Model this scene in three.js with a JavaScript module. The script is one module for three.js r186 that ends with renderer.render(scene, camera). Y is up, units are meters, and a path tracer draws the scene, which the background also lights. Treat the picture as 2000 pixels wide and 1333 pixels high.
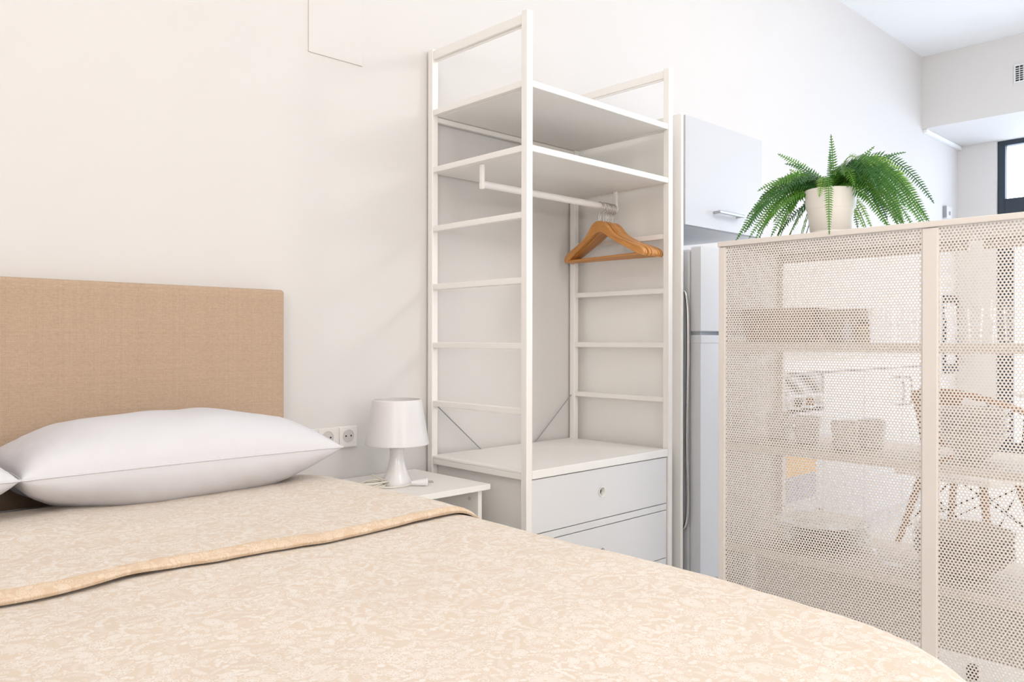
import * as THREE from 'three';
import { RoundedBoxGeometry } from 'three/addons/geometries/RoundedBoxGeometry.js';
import { mergeGeometries, mergeVertices } from 'three/addons/utils/BufferGeometryUtils.js';
import { ImprovedNoise } from 'three/addons/math/ImprovedNoise.js';
import { RectAreaLightUniformsLib } from 'three/addons/lights/RectAreaLightUniformsLib.js';

// ---------------------------------------------------------------- camera, sky, exposure
RectAreaLightUniformsLib.init();
const scene = new THREE.Scene();
const camera = new THREE.PerspectiveCamera(2 * Math.atan(666.5 / 1554.5) * 180 / Math.PI, 2000 / 1333, 0.05, 60);
camera.position.set(-1.7453, 1.0, 2.2605);
camera.rotation.order = 'YXZ';
camera.rotation.set(-0.104 * Math.PI / 180, -43.855 * Math.PI / 180, 0.088 * Math.PI / 180);
scene.background = new THREE.Color().setRGB(4.2, 4.95, 6.1);      // overcast white daylight outside the glazed wall
const renderer = new THREE.WebGLRenderer({ antialias: true });
renderer.toneMapping = THREE.LinearToneMapping;
renderer.toneMappingExposure = 1.045;
renderer.shadowMap.enabled = true;
const WARM = [1.0, 0.95, 0.905], NEUTRAL = [1.0, 0.97, 0.95];
const ADDED_LAMPS = [   // added opal globes for fill light, all out of the frame: x, z, candela, colour, height, label
  [-0.4, 3.0, 1.9, WARM, 2.65, 'added white pendant globe beyond the foot of the bed'],
  [-2.8, 2.6, 0.8, WARM, 2.65, 'added white pendant globe beyond the left side of the bed'],
  [-1.0, 4.2, 2.2, WARM, 1.45, 'added white globe floor lamp behind the camera'],
  [1.9, 2.5, 3.3, NEUTRAL, 2.65, 'added white pendant globe over the kitchen floor'],
  [-3.1, 3.2, 3.1, WARM, 1.45, 'added white globe floor lamp in the far left corner'],
];

// ---------------------------------------------------------------- helpers
let seed = 20240607;
const rnd = () => { seed = (seed * 1664525 + 1013904223) >>> 0; return seed / 4294967296; };
const rr = (a, b) => a + (b - a) * rnd();
const N3 = new ImprovedNoise();
const noise = (x, y, z = 0.37) => N3.noise(x, y, z);
const V = (x, y, z) => new THREE.Vector3(x, y, z);
const taken = new Map();
function numbered(name) { const n = taken.get(name) ?? 0; taken.set(name, n + 1); return n ? name + '_' + String(n).padStart(3, '0') : name; }
function setUV(geometry) {      // texture coordinates in metres, by the way each face points
  const g = geometry, p = g.attributes.position, n = g.attributes.normal, uv = new Float32Array(p.count * 2);
  for (let i = 0; i < p.count; i++) {
    const ax = Math.abs(n.getX(i)), ay = Math.abs(n.getY(i)), az = Math.abs(n.getZ(i));
    const [u, v] = ax > ay && ax > az ? [p.getZ(i), p.getY(i)] : ay > az ? [p.getX(i), p.getZ(i)] : [p.getX(i), p.getY(i)];
    uv[2 * i] = u; uv[2 * i + 1] = v;
  }
  g.setAttribute('uv', new THREE.BufferAttribute(uv, 2));
  return g;
}
function box(x0, x1, y0, y1, z0, z1, r = 0.002) {
  const w = x1 - x0, h = y1 - y0, d = z1 - z0;
  const g = r > 0 ? new RoundedBoxGeometry(w, h, d, 2, Math.min(r, w / 2.01, h / 2.01, d / 2.01)) : new THREE.BoxGeometry(w, h, d);
  g.translate((x0 + x1) / 2, (y0 + y1) / 2, (z0 + z1) / 2);
  return setUV(g);
}
function tube(points, r, closed = false, seg = 0, rad = 8) {
  const c = new THREE.CatmullRomCurve3(points.map((p) => Array.isArray(p) ? V(...p) : p), closed, 'centripetal');
  return new THREE.TubeGeometry(c, seg || points.length * 6, r, rad, closed);
}
function rod(a, b, r, rad = 10) {
  const A = V(...a), B = V(...b), d = B.clone().sub(A), g = new THREE.CylinderGeometry(r, r, d.length(), rad);
  g.applyQuaternion(new THREE.Quaternion().setFromUnitVectors(V(0, 1, 0), d.clone().normalize()));
  const m = A.add(B).multiplyScalar(0.5);
  return g.translate(m.x, m.y, m.z);
}
function taper(a, b, r0, r1, rad = 12) {
  const A = V(...a), B = V(...b), d = B.clone().sub(A), g = new THREE.CylinderGeometry(r1, r0, d.length(), rad);
  g.applyQuaternion(new THREE.Quaternion().setFromUnitVectors(V(0, 1, 0), d.clone().normalize()));
  const m = A.add(B).multiplyScalar(0.5);
  return g.translate(m.x, m.y, m.z);
}
const lathe = (pts, seg = 40) => new THREE.LatheGeometry(pts.map(([r, y]) => new THREE.Vector2(r, y)), seg);
function merged(list) {
  if (list.length === 1) return list[0];
  return mergeGeometries(list.map((g) => { const q = g.index ? g.toNonIndexed() : g; for (const k of Object.keys(q.attributes)) if (!['position', 'normal', 'uv'].includes(k)) q.deleteAttribute(k); return q; }));
}
const bases = new Map();
function tag(o, label, category, group) { o.userData.label = label; o.userData.category = category; if (group) o.userData.group = group; return o; }
function thing(name, label, category, base = [0, 0, 0], group) {
  const o = new THREE.Group(); o.name = numbered(name); o.position.set(...base); scene.add(o);
  bases.set(o, base);
  return tag(o, label, category, group);
}
// a part: geometry given in the place's coordinates, kept relative to its thing's base
function part(name, geo, mat, parent, label) {
  let g = Array.isArray(geo) ? merged(geo) : geo, root = parent;
  while (root.parent && root.parent !== scene) root = root.parent;
  const b = bases.get(root) ?? [0, 0, 0];
  g = g.clone(); g.translate(-b[0], -b[1], -b[2]);
  const m = new THREE.Mesh(g, mat); m.name = name; m.castShadow = m.receiveShadow = true;
  if (label) m.userData.label = label;
  parent.add(m);
  return m;
}
function solo(name, geo, mat, label, category, group) {
  const m = new THREE.Mesh(Array.isArray(geo) ? merged(geo) : geo, mat);
  m.name = numbered(name); m.castShadow = m.receiveShadow = true; scene.add(m);
  return tag(m, label, category, group);
}
function structure(name, geo, mat, parent = scene) {
  const m = new THREE.Mesh(Array.isArray(geo) ? merged(geo) : geo, mat);
  m.name = parent === scene ? numbered(name) : name; m.castShadow = m.receiveShadow = true; if (parent === scene) m.userData.kind = 'structure'; parent.add(m);
  return m;
}
function copyOf(src, pos, label, turn = 0, group) {
  const c = src.clone(); c.name = numbered(src.name); c.userData = { ...src.userData }; scene.add(c);
  c.position.set(...pos); c.rotation.y = turn; if (label) c.userData.label = label; if (group) c.userData.group = group;
  return c;
}

// ---------------------------------------------------------------- textures
function dataTexture(size, metres, fn, srgb = true) {
  const d = new Uint8Array(size * size * 4);
  for (let y = 0; y < size; y++) for (let x = 0; x < size; x++) {
    const c = fn(x, y), i = 4 * (y * size + x);
    for (let k = 0; k < 3; k++) d[i + k] = Math.max(0, Math.min(255, Math.round(Array.isArray(c) ? c[k] : c)));
    d[i + 3] = 255;
  }
  const t = new THREE.DataTexture(d, size, size); t.magFilter = THREE.LinearFilter; t.minFilter = THREE.LinearMipmapLinearFilter; t.generateMipmaps = true;
  t.wrapS = t.wrapT = THREE.RepeatWrapping; t.repeat.set(1 / metres, 1 / metres); if (srgb) t.colorSpace = THREE.SRGBColorSpace; t.needsUpdate = true;
  return t;
}
// linen: slubby warp and weft threads
function makeLinen() {
  const S = 1024, per = 4, n = S / per, warp = [], weft = [];
  for (let i = 0; i < n; i++) { warp.push([rr(-4, 4), rr(0, 99)]); weft.push([rr(-4, 4), rr(0, 99)]); }
  const pick = (x, y) => {
    const a = Math.floor(x / per), b = Math.floor(y / per), over = (a + b) % 2;
    const slub = over ? warp[a][0] + 12 * noise(y / 14, warp[a][1]) : weft[b][0] + 15 * noise(x / 22, weft[b][1]);
    const fx = (x % per) / (per - 1) - 0.5, fy = (y % per) / (per - 1) - 0.5;
    return [slub, 1 - (over ? fx * fx : fy * fy) * 2.2];
  };
  return { map: dataTexture(S, 0.42, (x, y) => { const [s, h] = pick(x, y), k = s * 1.1 + (h - 0.75) * 16; return [194 + k, 168 + k, 144 + k]; }),
    bump: dataTexture(S, 0.42, (x, y) => 255 * pick(x, y)[1] * 0.9, false) };
}
// duvet print: cream flowers and curling leaves on a sand ground
function makeFloral() {
  const S = 1536, M = 0.62, c = document.createElement('canvas'); c.width = c.height = S;
  const g = c.getContext('2d'), px = S / M;
  g.fillStyle = 'rgb(221,206,189)'; g.fillRect(0, 0, S, S);
  g.lineCap = 'round'; g.lineJoin = 'round';
  const inks = ['rgb(233,226,218)', 'rgb(231,222,212)', 'rgb(228,217,206)'];
  const wrapped = (x, y, R, draw) => { for (const dx of [-S, 0, S]) for (const dy of [-S, 0, S]) if (x + dx > -R && x + dx < S + R && y + dy > -R && y + dy < S + R) { g.save(); g.translate(x + dx, y + dy); draw(); g.restore(); } };
  const placed = [];
  const spot = (R) => { for (let k = 0; k < 60; k++) { const x = rr(0, S), y = rr(0, S); if (placed.every(([a, b, q]) => { let dx = Math.abs(a - x), dy = Math.abs(b - y); dx = Math.min(dx, S - dx); dy = Math.min(dy, S - dy); return dx * dx + dy * dy > (q + R) ** 2 * 0.8; })) { placed.push([x, y, R]); return [x, y]; } } return null; };
  const flower = (R, n) => {
    const turn = rr(0, 6.28), ink = inks[Math.floor(rr(0, 2))], squash = rr(0.62, 0.95), tilt = rr(0, 6.28), fill = rnd() < 0.3;
    return () => {
      g.rotate(tilt); g.scale(1, squash); g.rotate(turn); g.strokeStyle = ink; g.fillStyle = ink; g.lineWidth = 0.0016 * px;
      for (let k = 0; k < n; k++) {
        g.save(); g.rotate(k / n * 6.2832); g.beginPath(); g.moveTo(R * 0.2, 0);
        g.bezierCurveTo(R * 0.35, -R * 0.5, R, -R * 0.5, R, 0); g.bezierCurveTo(R, R * 0.5, R * 0.35, R * 0.5, R * 0.2, 0);
        if (fill) { g.globalAlpha = 0.45; g.fill(); g.globalAlpha = 1; } g.stroke();
        g.beginPath(); g.moveTo(R * 0.34, 0); g.lineTo(R * 0.75, 0); g.stroke(); g.restore();
      }
      g.beginPath(); g.arc(0, 0, R * 0.2, 0, 6.3); g.stroke();
    };
  };
  const sprig = (R) => {
    const turn = rr(0, 6.28), ink = inks[Math.floor(rr(0, 3))], bend = rr(-1, 1);
    return () => {
      g.rotate(turn); g.strokeStyle = ink; g.fillStyle = ink; g.lineWidth = 0.0012 * px;
      g.beginPath(); g.moveTo(-R, 0); g.quadraticCurveTo(0, bend * R, R, 0); g.stroke();
      for (let k = -3; k <= 3; k++) for (const s of [-1, 1]) {
        const x = k / 3.4 * R, y = bend * R * 0.5 * (1 - (k / 3.4) ** 2), L = R * (0.42 - Math.abs(k) * 0.05);
        g.save(); g.translate(x, y); g.rotate(s * 0.95); g.beginPath(); g.ellipse(L * 0.6, 0, L * 0.5, L * 0.2, 0, 0, 6.3); k % 2 ? g.fill() : g.stroke(); g.restore();
      }
    };
  };
  const curl = (R) => {
    const turn = rr(0, 6.28), ink = inks[Math.floor(rr(0, 3))], dir = rnd() < 0.5 ? -1 : 1;
    return () => { g.rotate(turn); g.strokeStyle = ink; g.lineWidth = 0.0014 * px; g.beginPath(); for (let k = 0; k <= 26; k++) { const a = k / 26 * 7.5, q = R * (1 - k / 32); g.lineTo(Math.cos(a) * q, dir * Math.sin(a) * q); } g.stroke(); };
  };
  const rounds = [[0.019, 34, (R) => flower(R, 7)], [0.014, 70, (R) => flower(R, 6)], [0.015, 90, sprig], [0.010, 220, (R) => flower(R, 6)], [0.0095, 300, sprig], [0.0062, 700, curl], [0.0048, 900, (R) => flower(R, 5)], [0.0036, 1100, curl], [0.0026, 1200, (R) => flower(R, 5)]];
  for (const [rm, count, make] of rounds) for (let k = 0; k < count; k++) { const R = rm * px * rr(0.8, 1.15), s = spot(R); if (s) wrapped(s[0], s[1], R * 1.4, make(R)); }
  const t = new THREE.CanvasTexture(c); t.wrapS = t.wrapT = THREE.RepeatWrapping; t.repeat.set(1 / M, 1 / M); t.colorSpace = THREE.SRGBColorSpace; t.anisotropy = 8;
  return t;
}
const linen = makeLinen(), floral = makeFloral();
const woodMap = dataTexture(256, 0.16, (x, y) => { const k = 12 * noise(x / 9, y / 90, 2.1) + 9 * noise(x / 3, y / 60, 7.7) + rr(-3, 3); return [206 + k, 142 + k * 0.9, 72 + k * 0.7]; });
const chairWood = dataTexture(256, 0.2, (x, y) => { const k = 14 * noise(x / 40, y / 5, 4.2) + rr(-4, 4); return [150 + k, 104 + k * 0.9, 70 + k * 0.7]; });
const tileMap = dataTexture(512, 1.3, (x, y) => { const k = 4 * noise(x / 60, y / 60, 9.1) + rr(-2, 2); return [243 + k, 241 + k, 238 + k]; });

const std = (color, roughness = 0.6, extra = {}) => new THREE.MeshStandardMaterial({ color, roughness, side: THREE.DoubleSide, ...extra });
const phys = (o) => new THREE.MeshPhysicalMaterial({ side: THREE.DoubleSide, ...o });
const M = {
  wall: std('#e2dfdc', 0.92),
  ceiling: std('#f7f7f6', 0.95),
  floor: std('#ffffff', 0.45, { map: tileMap }),
  linen: std('#ffffff', 0.95, { map: linen.map, bumpMap: linen.bump, bumpScale: 0.0006 }),
  floral: phys({ color: '#ffffff', roughness: 0.9, map: floral }),
  shaded_hem: phys({ color: '#f7eada', roughness: 0.9, map: floral }),  // same floral print tinted tan, painting in the shade of the flap edge
  pillow: std('#dddce0', 0.88),
  sheet: std('#e9e8e8', 0.9),
  frame: std('#fbf8f4', 0.42),
  board: std('#fcfaf6', 0.38),
  boardCool: std('#ebebeb', 0.35),
  dark: std('#2b2927', 0.7),
  lampPlastic: phys({ color: '#f4f2f2', roughness: 0.3, transmission: 0.12, thickness: 0 }),
  lampBase: phys({ color: '#f3f1f1', roughness: 0.14, clearcoat: 0.6 }),
  cord: std('#e9e4d8', 0.45),
  chrome: std('#c9c9c9', 0.22, { metalness: 1 }),
  wire: std('#a9a49c', 0.3, { metalness: 1 }),
  socket: std('#f3efec', 0.3),
  socketWell: std('#d9d5d1', 0.4),
  hanger: phys({ color: '#ffffff', roughness: 0.38, map: woodMap, clearcoat: 0.4, clearcoatRoughness: 0.3 }),
  kitchen: phys({ color: '#d9dce1', roughness: 0.35, clearcoat: 0.15, clearcoatRoughness: 0.2 }),
  upperDoor: phys({ color: '#cfd1d5', roughness: 0.4, clearcoat: 0.1, clearcoatRoughness: 0.3 }),
  counter: std('#eff0f2', 0.3),
  fridge: phys({ color: '#dddfe2', roughness: 0.32, clearcoat: 0.3 }),
  gasket: std('#9fa3a8', 0.6),
  steel: std('#b9bbbd', 0.35, { metalness: 0.9 }),
  locker: std('#eae3dc', 0.5),
  pot: std('#f3eee7', 0.35),
  soil: std('#3b3a22', 0.95),
  frame2: std('#2f3a46', 0.5),
  glassPane: phys({ color: '#ffffff', roughness: 0, transmission: 1, thickness: 0, ior: 1.45 }),
  glass: phys({ color: '#ffffff', roughness: 0.02, transmission: 1, thickness: 0, ior: 1.45 }),
  china: phys({ color: '#efeeea', roughness: 0.15, clearcoat: 0.6 }),
  chairWood: std('#ffffff', 0.5, { map: chairWood }),
  blackWire: std('#1b1b1c', 0.4, { metalness: 0.6 }),
  shell: std('#eceae6', 0.4),
  pinkBox: std('#d3b09c', 0.7),
  stoneBowl: std('#cfc2b4', 0.45),
};
const GREEN = ['#4a8a26', '#33702a', '#629f30', '#86b544', '#2a642c', '#578f2c', '#3d7a25'].map((c) => phys({ color: c, roughness: 0.5, transmission: 0.25, thickness: 0 }));

// ---------------------------------------------------------------- room shell
const XL = -3.6, XR = 4.85, XW = 5.69, ZF = 4.7, H = 3.205, HS = 2.645;
structure('floor', box(XL - 0.2, XW + 0.4, -0.15, 0, -0.2, ZF + 0.2, 0), M.floor);
structure('ceiling', box(XL - 0.2, XW + 0.4, H, H + 0.15, -0.2, ZF + 0.2, 0), M.ceiling);
structure('wall_back', box(XL - 0.2, XW + 0.4, 0, H, -0.2, 0, 0), M.wall);
structure('wall_left', box(XL - 0.2, XL, 0, H, 0, ZF, 0), M.wall);
structure('wall_front', box(XL - 0.2, XW + 0.4, 0, H, ZF, ZF + 0.2, 0), M.wall);
structure('wall_soffit', box(XR, XW + 0.4, HS, H, 0, ZF, 0), M.wall);
structure('wall_right', [box(XW, XW + 0.25, 0, HS, 0, 0.29, 0), box(XW, XW + 0.25, 0, HS, 4.49, ZF, 0)], M.wall);
structure('trim_1', box(XR + 0.02, XW, HS - 0.03, HS, 0, 0.03, 0.004), M.ceiling);
{ // glazed wall: dark frame, transom, mullions, panes
  const w = new THREE.Group(); w.name = 'window_1'; w.userData.kind = 'structure'; scene.add(w);
  const x0 = XW + 0.03, x1 = XW + 0.09;
  structure('window_frame', [box(x0, x1, 0, HS, 0.29, 0.345, 0.004), box(x0, x1, 0, HS, 4.435, 4.49, 0.004), box(x0, x1, HS - 0.04, HS, 0.345, 4.435, 0.004), box(x0, x1, 0, 0.05, 0.345, 4.435, 0.004)], M.frame2, w);
  structure('transom', box(x0 - 0.005, x1 + 0.005, 2.045, 2.165, 0.345, 4.435, 0.004), M.frame2, w);
  const bays = [[0.345, 1.28], [1.28, 2.4], [2.4, 3.4], [3.4, 4.435]];
  bays.forEach(([a, b], i) => {
    if (i) structure('mullion', box(x0, x1, 0.05, HS - 0.04, a - 0.035, a + 0.035, 0.004), M.frame2, w);
    const s = i ? a + 0.035 : a, e = i === 3 ? b : b - 0.035;
    structure('pane', new THREE.PlaneGeometry(e - s, HS - 0.04 - 2.165).rotateY(-Math.PI / 2).translate(x0 + 0.028, (2.165 + HS - 0.04) / 2, (s + e) / 2), M.glassPane, w);
    const sash = structure('sash', [box(x0 + 0.005, x1 - 0.005, 0.05, 2.045, s, s + 0.062, 0.004), box(x0 + 0.005, x1 - 0.005, 0.05, 2.045, e - 0.062, e, 0.004), box(x0 + 0.005, x1 - 0.005, 0.05, 0.16, s + 0.062, e - 0.062, 0.004), box(x0 + 0.005, x1 - 0.005, 1.96, 2.045, s + 0.062, e - 0.062, 0.004)], M.frame2, w);
    structure('pane', new THREE.PlaneGeometry(e - s - 0.124, 1.8).rotateY(-Math.PI / 2).translate(x0 + 0.028, 1.06, (s + e) / 2), M.glassPane, sash);
  });
}
// paved terrace outside, so that the glazing does not open on nothing
structure('ground_outside', box(XW + 0.4, 14, -0.2, -0.05, -6, 10, 0), M.floor);

for (const [x, z, candela, col, yc, label] of ADDED_LAMPS) {      // added opal glass globes, hung on a rod or carried by a floor stand
  const hung = yc > 2, t = thing(hung ? 'added_pendant' : 'added_floor_lamp', label, 'lamp', [x, hung ? H : 0, z]);
  if (hung) {
    part('canopy', lathe([[0, H], [0.06, H], [0.06, H - 0.015], [0.05, H - 0.025], [0, H - 0.025]], 32).translate(x, 0, z), M.boardCool, t);
    part('rod', rod([x, H - 0.02, z], [x, yc + 0.19, z], 0.008, 12), M.boardCool, t);
  } else {
    part('base', lathe([[0, 0], [0.15, 0], [0.15, 0.012], [0.02, 0.025], [0, 0.025]], 40).translate(x, 0, z), M.boardCool, t);
    part('pole', rod([x, 0.02, z], [x, yc - 0.19, z], 0.01, 14), M.boardCool, t);
  }
  part('globe', new THREE.SphereGeometry(0.2, 32, 20).translate(x, yc, z), new THREE.MeshStandardMaterial({ color: '#ffffff', roughness: 0.4, emissive: new THREE.Color().setRGB(...col), emissiveIntensity: 0.6 }), t);
  const L = new THREE.PointLight(new THREE.Color().setRGB(...col), candela, 0, 2); L.castShadow = true; L.shadow.radius = 9.5;
  L.position.set(0, hung ? yc - H : yc, 0); L.name = 'added_light'; t.add(L);
}

// ---------------------------------------------------------------- wall fittings
solo('access_panel', box(-0.468, -0.269, 1.909, 2.28, 0, 0.004, 0.001), M.wall, 'flat square access hatch set flush high on the bedroom wall', 'hatch');
{ // three-gang socket strip
  const t = thing('wall_socket', 'white triple wall socket strip behind the pillow tip', 'socket', [-0.4, 0.645, 0]);
  part('plate', box(-0.515, -0.29, 0.645, 0.716, 0, 0.009, 0.002), M.socket, t);
  for (const x of [-0.478, -0.403, -0.327]) {
    const f = part('socket_insert', box(x - 0.033, x + 0.033, 0.648, 0.713, 0.009, 0.0125, 0.002), M.socket, t);
    part('well', new THREE.TorusGeometry(0.0195, 0.0017, 8, 28).translate(x, 0.684, 0.0128), M.socketWell, f);
    part('well_floor', new THREE.CylinderGeometry(0.0185, 0.0185, 0.001, 28).rotateX(Math.PI / 2).translate(x, 0.684, 0.0128), M.socketWell, f);
    part('pin_hole', [-1, 1].map((s) => new THREE.CylinderGeometry(0.0029, 0.0029, 0.001, 12).rotateX(Math.PI / 2).translate(x + s * 0.0095, 0.684, 0.0136)), M.dark, f);
  }
}
{
  const t = thing('wall_switch', 'small white control box on the far kitchen wall', 'switch', [5.39, 2.0, 0]);
  part('housing', box(5.33, 5.45, 2.0, 2.1, 0, 0.03, 0.004), M.boardCool, t);
  part('dark_edge', box(5.322, 5.33, 2.005, 2.1, 0.002, 0.028, 0.001), M.gasket, t);
  part('button', box(5.375, 5.405, 2.03, 2.06, 0.03, 0.034, 0.002), M.gasket, t);
}
{ // air vent in the soffit
  const t = thing('air_vent', 'dark square-mesh air vent in the white soffit', 'vent', [XR, 2.86, 0.8]);
  part('recess', box(XR - 0.004, XR - 0.001, 2.865, 2.975, 0.635, 1.03, 0), M.dark, t);
  part('vent_frame', [box(XR - 0.012, XR, 2.975, 2.985, 0.625, 1.04, 0.001), box(XR - 0.012, XR, 2.855, 2.865, 0.625, 1.04, 0.001), box(XR - 0.012, XR, 2.865, 2.975, 0.625, 0.635, 0.001), box(XR - 0.012, XR, 2.865, 2.975, 1.03, 1.04, 0.001)], M.boardCool, t);
  for (let k = 1; k < 7; k++) part('slat', box(XR - 0.009, XR - 0.004, 2.865 + k * 0.0157 - 0.0025, 2.865 + k * 0.0157 + 0.0025, 0.635, 1.03, 0), M.boardCool, t);
  for (let k = 1; k < 16; k++) part('bar', box(XR - 0.011, XR - 0.006, 2.865, 2.975, 0.635 + k * 0.0247 - 0.002, 0.635 + k * 0.0247 + 0.002, 0), M.boardCool, t);
}
{
  const t = thing('picture_frame', 'black framed white panel on the far kitchen wall', 'frame', [5.45, 0.73, 0]);
  part('border', [box(5.32, 5.62, 1.31, 1.37, 0, 0.03, 0.003), box(5.32, 5.62, 0.73, 0.80, 0, 0.03, 0.003), box(5.32, 5.327, 0.8, 1.31, 0, 0.03, 0.001), box(5.613, 5.62, 0.8, 1.31, 0, 0.03, 0.001)], M.frame2, t);
  part('panel', box(5.327, 5.613, 0.8, 1.31, 0, 0.012, 0), M.boardCool, t);
}

// ---------------------------------------------------------------- bed
const BX0 = -2.19, BX1 = -0.59, BZ0 = 0.085, BZ1 = 2.045;
{
  const t = thing('bed', 'double bed with white fitted sheet under the floral duvet', 'bed', [(BX0 + BX1) / 2, 0, 1.05]);
  const slab = (x0, x1, z0, z1, y0, y1, rc, b) => {      // plan with rounded foot corners, soft upper and lower edges
    const s = new THREE.Shape(); s.moveTo(x0, z0); s.lineTo(x1, z0); s.lineTo(x1, z1 - rc); s.absarc(x1 - rc, z1 - rc, rc, 0, Math.PI / 2); s.lineTo(x0 + rc, z1); s.absarc(x0 + rc, z1 - rc, rc, Math.PI / 2, Math.PI); s.closePath();
    return setUV(new THREE.ExtrudeGeometry(s, { depth: y1 - y0 - 2 * b, bevelEnabled: true, bevelSize: b, bevelThickness: b, bevelOffset: -b, bevelSegments: 4, curveSegments: 16 }).rotateX(Math.PI / 2).translate(0, y1 - b, 0));
  };
  part('bed_base', slab(BX0 + 0.05, BX1 - 0.05, BZ0, BZ1 - 0.06, 0.12, 0.36, 0.2, 0.015), M.linen, t);
  part('mattress', slab(BX0 + 0.035, BX1 - 0.035, BZ0, BZ1 - 0.045, 0.362, 0.605, 0.25, 0.05), M.sheet, t);
  for (const x of [BX0 + 0.12, BX1 - 0.12]) for (const z of [0.25, 1.75]) part('leg', taper([x, 0.12, z], [x, 0, z], 0.03, 0.022), M.dark, t);
}
{ // headboard: padded board with soft edges
  const t = thing('headboard', 'wide beige linen upholstered headboard against the wall', 'headboard', [-1.39, 0.3, 0.04]);
  const g = new RoundedBoxGeometry(1.62, 0.85, 0.08, 4, 0.011).translate(-1.4, 0.3 + 0.4225, 0.0415);
  const p = g.attributes.position;
  for (let i = 0; i < p.count; i++) if (p.getZ(i) > 0.04) { const e = 0.0035 * noise(p.getX(i) * 4, p.getY(i) * 4, 3.3); p.setY(i, p.getY(i) + e * (p.getY(i) > 1 ? 1 : 0)); }
  g.computeVertexNormals();
  part('upholstery', setUV(g), M.linen, t);
  part('side_seam', [box(-0.5905, -0.5895, 0.31, 1.12, 0.0405, 0.0425, 0)], std('#b79a7f', 0.9), t);
}
// cloth laid over the bed: p = (x, z) on the flat cloth -> point on the draped bed
function drape(px, pz, top, R, over, x0, x1, z0, z1, rc) {
  const qx = Math.min(Math.max(px, x0 + rc), x1 - rc), qz = Math.min(Math.max(pz, z0), z1 - rc);
  let dx = px - qx, dz = pz - qz, len = Math.hypot(dx, dz);
  if (pz < z0) { dz = 0; len = Math.abs(dx); }
  const d = Math.min(len - rc + R * 0.8, over);
  if (d <= 0 || len === 0) return [px, top, pz];
  const nx = dx / len, nz = dz / len, th = Math.min(d / R, Math.PI / 2), rest = Math.max(0, d - R * Math.PI / 2);
  const bx = qx + nx * (rc - R * 0.8), bz = (pz < z0 ? pz : qz) + nz * (rc - R * 0.8);
  return [bx + nx * (R * Math.sin(th) + rest * 0.05), top - R * (1 - Math.cos(th)) - rest, bz + nz * (R * Math.sin(th) + rest * 0.05)];
}
function clothGeometry(a0, a1, na, b0, b1, nb, f) {
  const pos = [], uv = [], idx = [];
  for (let j = 0; j <= nb; j++) for (let i = 0; i <= na; i++) { const a = a0 + (a1 - a0) * i / na, b = b0 + (b1 - b0) * j / nb; const q = f(a, b); pos.push(q[0], q[1], q[2]); uv.push(a, q[3] ?? b); }
  for (let j = 0; j < nb; j++) for (let i = 0; i < na; i++) { const k = j * (na + 1) + i; idx.push(k, k + na + 1, k + 1, k + 1, k + na + 1, k + na + 2); }
  const g = new THREE.BufferGeometry(); g.setAttribute('position', new THREE.Float32BufferAttribute(pos, 3)); g.setAttribute('uv', new THREE.Float32BufferAttribute(uv, 2)); g.setIndex(idx); g.computeVertexNormals();
  return g;
}
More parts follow.
